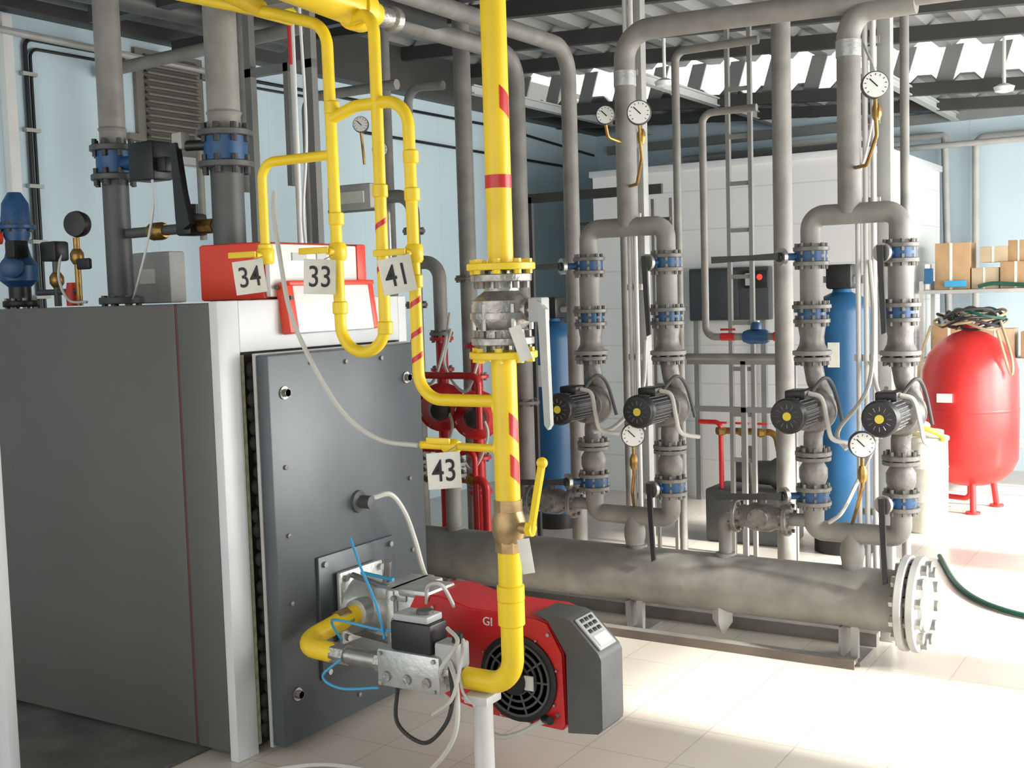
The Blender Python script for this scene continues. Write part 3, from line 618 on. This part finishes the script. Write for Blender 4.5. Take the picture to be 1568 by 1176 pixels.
m.lathe((-4.60,3.5,1.74),(0,0,1),[(0,.018),(.02,.032),(.05,.032),(.07,.018)],BRASS,10);m.tube([(-4.45,3.5,1.72),(-4.74,3.5,1.72)],.014,GRYD)
m.box((-4.56,3.9,1.656),(-4.3,4.0,1.9),GRYL,.01);m.box((-4.5,3.89,1.75),(-4.4,3.9,1.82),SIGN)
m.spline([(-4.56,3.5,1.9),(-4.52,3.45,1.78),(-4.42,3.42,1.68),(-4.3,3.42,1.67)],.006,WHT)
m.done()
m=M('feed_water_pump')
m.flange((-4.87,3.5,1.672),(0,0,1),.08,.03,BLK,8);m.cyl((-4.87,3.5,1.66),(-4.87,3.5,1.76),.05,BLK)
m.lathe((-4.87,3.5,1.75),(0,0,1),[(0,.05),(.03,.085),(.10,.09),(.14,.06),(.20,.045),(.24,.06),(.28,.06)],BLUE,24)
m.flange((-4.87,3.5,2.03),(0,0,1),.085,.02,BLUE,8,BLK);m.lathe((-4.87,3.5,2.04),(0,0,1),[(0,.07),(.1,.06),(.15,.03)],BLUE,24)
m.lathe((-4.82,3.44,1.84),(.8,-1,0),[(0,.05),(.05,.05),(.06,.03)],BLUE,20);m.cyl((-4.9,3.44,1.98),(-4.92,3.38,1.98),.03,REDC);m.box((-4.80,3.38,1.88),(-4.73,3.46,1.96),BLK,.01)
m.done()
m=M('door_post')
m.box((-3.60,2.38,0),(-3.52,2.42,2.0),WHTP,.006);m.box((-3.64,2.36,0),(-3.50,2.44,.012),WHTP,.003)
m.done()

# ------------------------------------------------------------------ mid-ground
def redpump(x,y,z,s=.72):
    m=M('red_circulation_pump');q=lambda v:v*s
    m.lathe((x,y+.05,z),(.6,-1,0),[(q(-.1),q(.10)),(0,q(.17)),(q(.08),q(.18)),(q(.14),q(.13)),(q(.18),q(.10)),(q(.24),q(.10))],RED,28)
    m.flange((x+.01,y+.02,z),(.6,-1,0),q(.2),.02,RED,10,STEEL,.008)
    m.tube([(x,y+.05,z+.05),(x,y+.05,z+.42)],.035,RED);m.tube([(x,y+.05,z-.05),(x,y+.05,0)],.035,RED)
    m.flange((x,y+.05,z+.22),(0,0,1),.07,.02,RED,6);m.flange((x,y+.05,z+.40),(0,0,1),.07,.02,RED,6);m.flange((x,y+.05,z-.25),(0,0,1),.07,.02,RED,6);m.flange((x,y+.05,z-.45),(0,0,1),.07,.02,RED,6)
    m.lathe((x+.06,y-.07,z),(.6,-1,0),[(0,.062),(.07,.062),(.10,.05),(.11,0)],BLK,24)
    m.spline([(x-.1,y-.05,z+.5),(x-.12,y-.1,z+.3),(x+.05,y-.15,z+.15),(x+.12,y-.1,z+.35),(x+.1,y,z+.55)],.009,CABLE)
    m.spline([(x+.1,y-.1,z+.05),(x+.16,y-.1,z-.1),(x+.05,y-.1,z-.3),(x-.08,y-.05,z-.2)],.009,CABLE)
    m.done()
redpump(-3.98,5.60,1.0);redpump(-3.74,5.60,.96)
m=M('red_water_line')
m.tube([(-4.15,5.45,.0),(-4.15,5.45,1.20),(-3.60,5.45,1.20),(-3.60,5.45,.9)],.020,RED,.05);m.tube([(-4.1,5.42,.62),(-3.55,5.42,.62),(-3.55,5.42,0)],.024,RED,.05);m.tube([(-4.1,5.42,.78),(-3.62,5.42,.78),(-3.62,5.42,0)],.017,RED,.05)
for x in(-4.0,-3.85,-3.7): m.lathe((x,5.42,.78),(1,0,0),[(-.03,.02),(0,.03),(.03,.02)],RED,10);m.lathe((x+.05,5.42,.62),(1,0,0),[(-.03,.025),(0,.036),(.03,.025)],BRASS,10)
m.done()
def filter_tank(x,y,r,h):
    m=M('water_filter_tank')
    m.lathe((x,y,0),(0,0,1),[(0,r*.95),(.12,r*.97),(.12,r),(h-.12,r),(h-.07,r*.93),(h-.03,r*.72),(h,r*.35),(h+.03,r*.3)],BLUET,36)
    m.lathe((x,y,0),(0,0,1),[(0,r*1.05),(.1,r*1.05)],BLK,36)
    m.box((x-.08,y-.08,h+.02),(x+.08,y+.08,h+.17),BLK,.02);m.cyl((x-.14,y,h+.08),(x+.14,y,h+.08),.02,GRYL)
    m.box((x-.04,y-r-.002,h-.45),(x+.03,y-r+.01,h-.3),SIGN)
    m.done()
filter_tank(-4.12,7.2,.175,1.45);filter_tank(-2.07,7.2,.17,1.60)
m=M('make_up_water_pump')
m.box((-2.95,7.1,0),(-2.40,7.45,.35),GRYD,.02);m.lathe((-2.80,7.25,.45),(1,0,0),[(0,.07),(.25,.08),(.28,.10),(.36,.10)],GRYD,24)
m.tube([(-2.9,7.2,.72),(-2.5,7.2,.72),(-2.42,7.2,.3)],.022,BRASS,.06);m.tube([(-2.85,7.15,.3),(-2.85,7.15,.78),(-3.0,7.15,.78)],.016,RED,.04)
for x in(-2.85,-2.7,-2.58): m.lathe((x,7.15,.72),(1,0,0),[(-.03,.02),(0,.032),(.03,.02)],BRASS,10);m.cbox((x,7.13,.78),(.10,.012,.014),RED,.003)
m.lathe((-2.62,7.05,.60),(0,-1,0),[(0,.05),(.02,.05)],GRYD,16);m.cyl((-2.62,7.05,.60),(-2.62,7.1,.3),.015,GRYD)
m.done()
m=M('white_panel_enclosure')
m.box((-4.5,8.6,0),(-2.18,10.5,2.60),ENCL);m.box((-4.52,8.57,2.57),(-2.16,10.52,2.62),WHTP,.004);m.box((-2.2,8.585,0),(-2.165,8.62,2.6),WHTP)
m.box((-3.4,8.7,2.62),(-2.3,9.6,2.68),GRYD,.01);m.box((-2.9,8.8,2.68),(-2.4,9.4,2.74),GRYL,.01)
m.done()
m=M('control_panel')
m.box((-3.62,8.47,1.40),(-2.98,8.565,1.80),SCREEN,.01);m.box((-3.6,8.46,1.42),(-3.22,8.475,1.78),SCREEN,.004)
m.box((-3.16,8.44,1.64),(-2.98,8.48,1.77),BLK,.006);m.lathe((-3.04,8.44,1.72),(0,-1,0),[(0,.022),(.01,.02)],LAMP,16);m.box((-3.15,8.435,1.66),(-3.09,8.445,1.75),LCD)
for x in(-3.58,-3.04): m.box((x-.02,8.50,0),(x+.02,8.54,1.42),STEELP)
m.done()
m=M('red_expansion_tank')
tx,ty=-1.64,8.9
m.lathe((tx,ty,.17),(0,0,1),[(0,.05),(.015,.13),(.05,.22),(.11,.285),(.2,.325),(.5,.33),(.84,.325),(.95,.29),(1.04,.22),(1.10,.12),(1.12,.06),(1.16,.05)],REDT,44)
m.lathe((tx,ty,.72),(0,0,1),[(0,.3305),(.01,.3325),(.02,.3305)],REDT,44)
for i in range(3):
    t=i*2*math.pi/3-1.3;dx,dy=math.cos(t),math.sin(t)
    m.tube([(tx+dx*.18,ty+dy*.18,.26),(tx+dx*.22,ty+dy*.22,.01)],.022,REDT);m.cyl((tx+dx*.22,ty+dy*.22,0),(tx+dx*.22,ty+dy*.22,.015),.05,REDT)
m.tube([(tx,ty,.3),(tx,ty,.07),(tx-.3,ty+.1,.07)],.02,REDT,.05)
m.box((tx-.16,ty-.345,.80),(tx-.06,ty-.31,.86),SIGN)
for k in range(10):
    pts=[]
    for j in range(9):
        a=j*.9+k;rr=.17+.08*math.sin(k*2+j);pts.append((tx+rr*math.cos(a),ty+rr*math.sin(a),1.33+.04*math.sin(j*2+k)+.010*k))
    m.spline(pts,.010,[BLKR,ROPE,BLKR,BLK,ROPE,CABLE,BLKR,ROPE,GREEN,BLKR][k])
m.spline([(tx-.25,ty-.1,1.33),(tx-.31,ty-.16,1.1),(tx-.33,ty-.14,.95)],.01,ROPE)
m.spline([(tx+.22,ty-.1,1.36),(tx+.31,ty-.2,1.1),(tx+.3,ty-.2,1.0),(tx+.22,ty-.24,1.3)],.01,ROPE)
m.done((tx,ty,0))
m=M('plastic_barrel')
m.lathe((-1.76,8.0,0),(0,0,1),[(0,.135),(.02,.145),(.2,.148),(.21,.152),(.22,.148),(.42,.148),(.43,.152),(.44,.148),(.60,.145),(.61,.155),(.63,.155),(.64,.12),(.67,.12),(.67,0)],BARR,32)
m.spline([(-1.86,7.9,.66),(-1.74,7.84,.70),(-1.64,7.88,.66),(-1.62,7.9,.62)],.018,YLAB);m.sphere((-1.80,8.0,.70),.06,SIGN,(1.3,1,.6))
m.done((-1.74,8.0,0))
m=M('storage_shelf')
for x in(-2.12,-1.2):
    for y in(9.55,9.95): m.box((x-.015,y-.015,0),(x+.015,y+.015,1.65),GRYL)
for z in(.4,1.05,1.58): m.box((-2.14,9.53,z-.03),(-1.18,9.97,z),GRYL,.004)
m.done()
m=M('cardboard_boxes')
for a in((-2.03,9.6,1.582,.26,.25,.36,CARD),(-1.76,9.6,1.582,.2,.2,.16,CARD2),(-1.55,9.58,1.582,.24,.26,.2,CARD),(-1.70,9.62,1.782,.2,.2,.12,CARD2),(-1.50,9.62,1.782,.16,.2,.16,CARD),(-1.29,9.6,1.582,.1,.25,.3,CARD),(-2.05,9.58,1.052,.28,.2,.25,CARD),(-1.7,9.6,1.052,.25,.2,.22,CARD2),(-2.1,9.57,1.582,.03,.1,.2,WHT),(-2.10,9.54,1.63,.06,.05,.12,BLUET),(-1.4,9.56,1.052,.18,.2,.2,CARD),(-1.95,9.55,1.60,.16,.04,.05,BLUEC)):
    x,y,z,w,d_,h_,mm=a;m.box((x,y,z),(x+w,y+d_,z+h_),mm,.004)
    if w>.15 and h_>.1: m.box((x+w*.42,y-.002,z),(x+w*.5,y+.001,z+h_),SIGN)
m.spline([(-1.7,9.55,1.60),(-1.6,9.54,1.62),(-1.45,9.55,1.61),(-1.3,9.54,1.6)],.015,GREEN)
m.done()
for it in(([(-4.6,10.7,2.90),(-2.24,10.7,2.90),(-2.18,10.7,2.90),(-2.12,10.7,.0)],.03,.08),([(-4.6,10.58,2.80),(1.0,10.58,2.80)],.025,.08),([(-1.93,10.72,.0),(-1.93,10.72,2.86),(1.0,10.72,2.86)],.03,.08)):
    vpipe('rear_heating_pipe',[it],GRYL).done()
m=M('garden_hose')
m.spline([(-1.5,7.2,.015),(-1.25,6.5,.015),(-1.0,6.15,.015),(-.7,6.05,.015),(-.3,6.3,.015),(.1,6.2,.015)],.014,GREEN)
m.done()
m=M('ceiling_lamp')
for x,y in((-2.3,8.4),(-1.4,8.8),(-3.4,7.6)):
    z=ceil_z(x);m.cyl((x,y,z),(x,y,z-.34),.012,WHT);m.lathe((x,y,z-.34),(0,0,-1),[(0,.03),(.02,.07),(.05,.06),(.06,.02)],WHT,20)
m.done()

# ------------------------------------------------------------------ light
w=bpy.data.worlds.new('sky');bpy.context.scene.world=w;w.use_nodes=True
bg=w.node_tree.nodes['Background'];bg.inputs[0].default_value=(1,.985,.96,1);bg.inputs[1].default_value=2.1
s=bpy.data.lights.new('sun','SUN');s.energy=14;s.angle=.06;s.color=(1,.97,.90)
so=bpy.data.objects.new('sun',s);bpy.context.collection.objects.link(so)
so.rotation_euler=V((-1,.07,-.52)).to_track_quat('-Z','Y').to_euler()
for i,(a,b_) in enumerate(wins):
    l=bpy.data.lights.new('window_light','AREA');l.shape='RECTANGLE';l.size=b_-a;l.size_y=2.0;l.energy=(90,150,190)[i];l.color=(1,.99,.96)
    o=bpy.data.objects.new('window_light_%d'%i,l);bpy.context.collection.objects.link(o);o.location=(1.38,(a+b_)/2,1.5);o.rotation_euler=V((-1,0,-.3)).to_track_quat('-Z','Y').to_euler()
# ------------------------------------------------------------------ camera
p=math.atan(138/1800);yaw=math.radians(31.8);ro=math.atan(.03)
R0=V((math.cos(yaw),math.sin(yaw),0));F=V((-math.sin(yaw)*math.cos(p),math.cos(yaw)*math.cos(p),-math.sin(p)));U0=R0.cross(F)
R=R0*math.cos(ro)-U0*math.sin(ro);U=U0*math.cos(ro)+R0*math.sin(ro)
cam=bpy.data.cameras.new('camera');cam.lens=36*1800/1568;cam.sensor_width=36;cam.clip_start=.05
co=bpy.data.objects.new('camera',cam);bpy.context.collection.objects.link(co)
mw=Matrix((R,U,-F)).transposed().to_4x4();mw.translation=V((0,0,1.65));co.matrix_world=mw
bpy.context.scene.camera=co
bpy.context.scene.view_settings.view_transform='Standard'
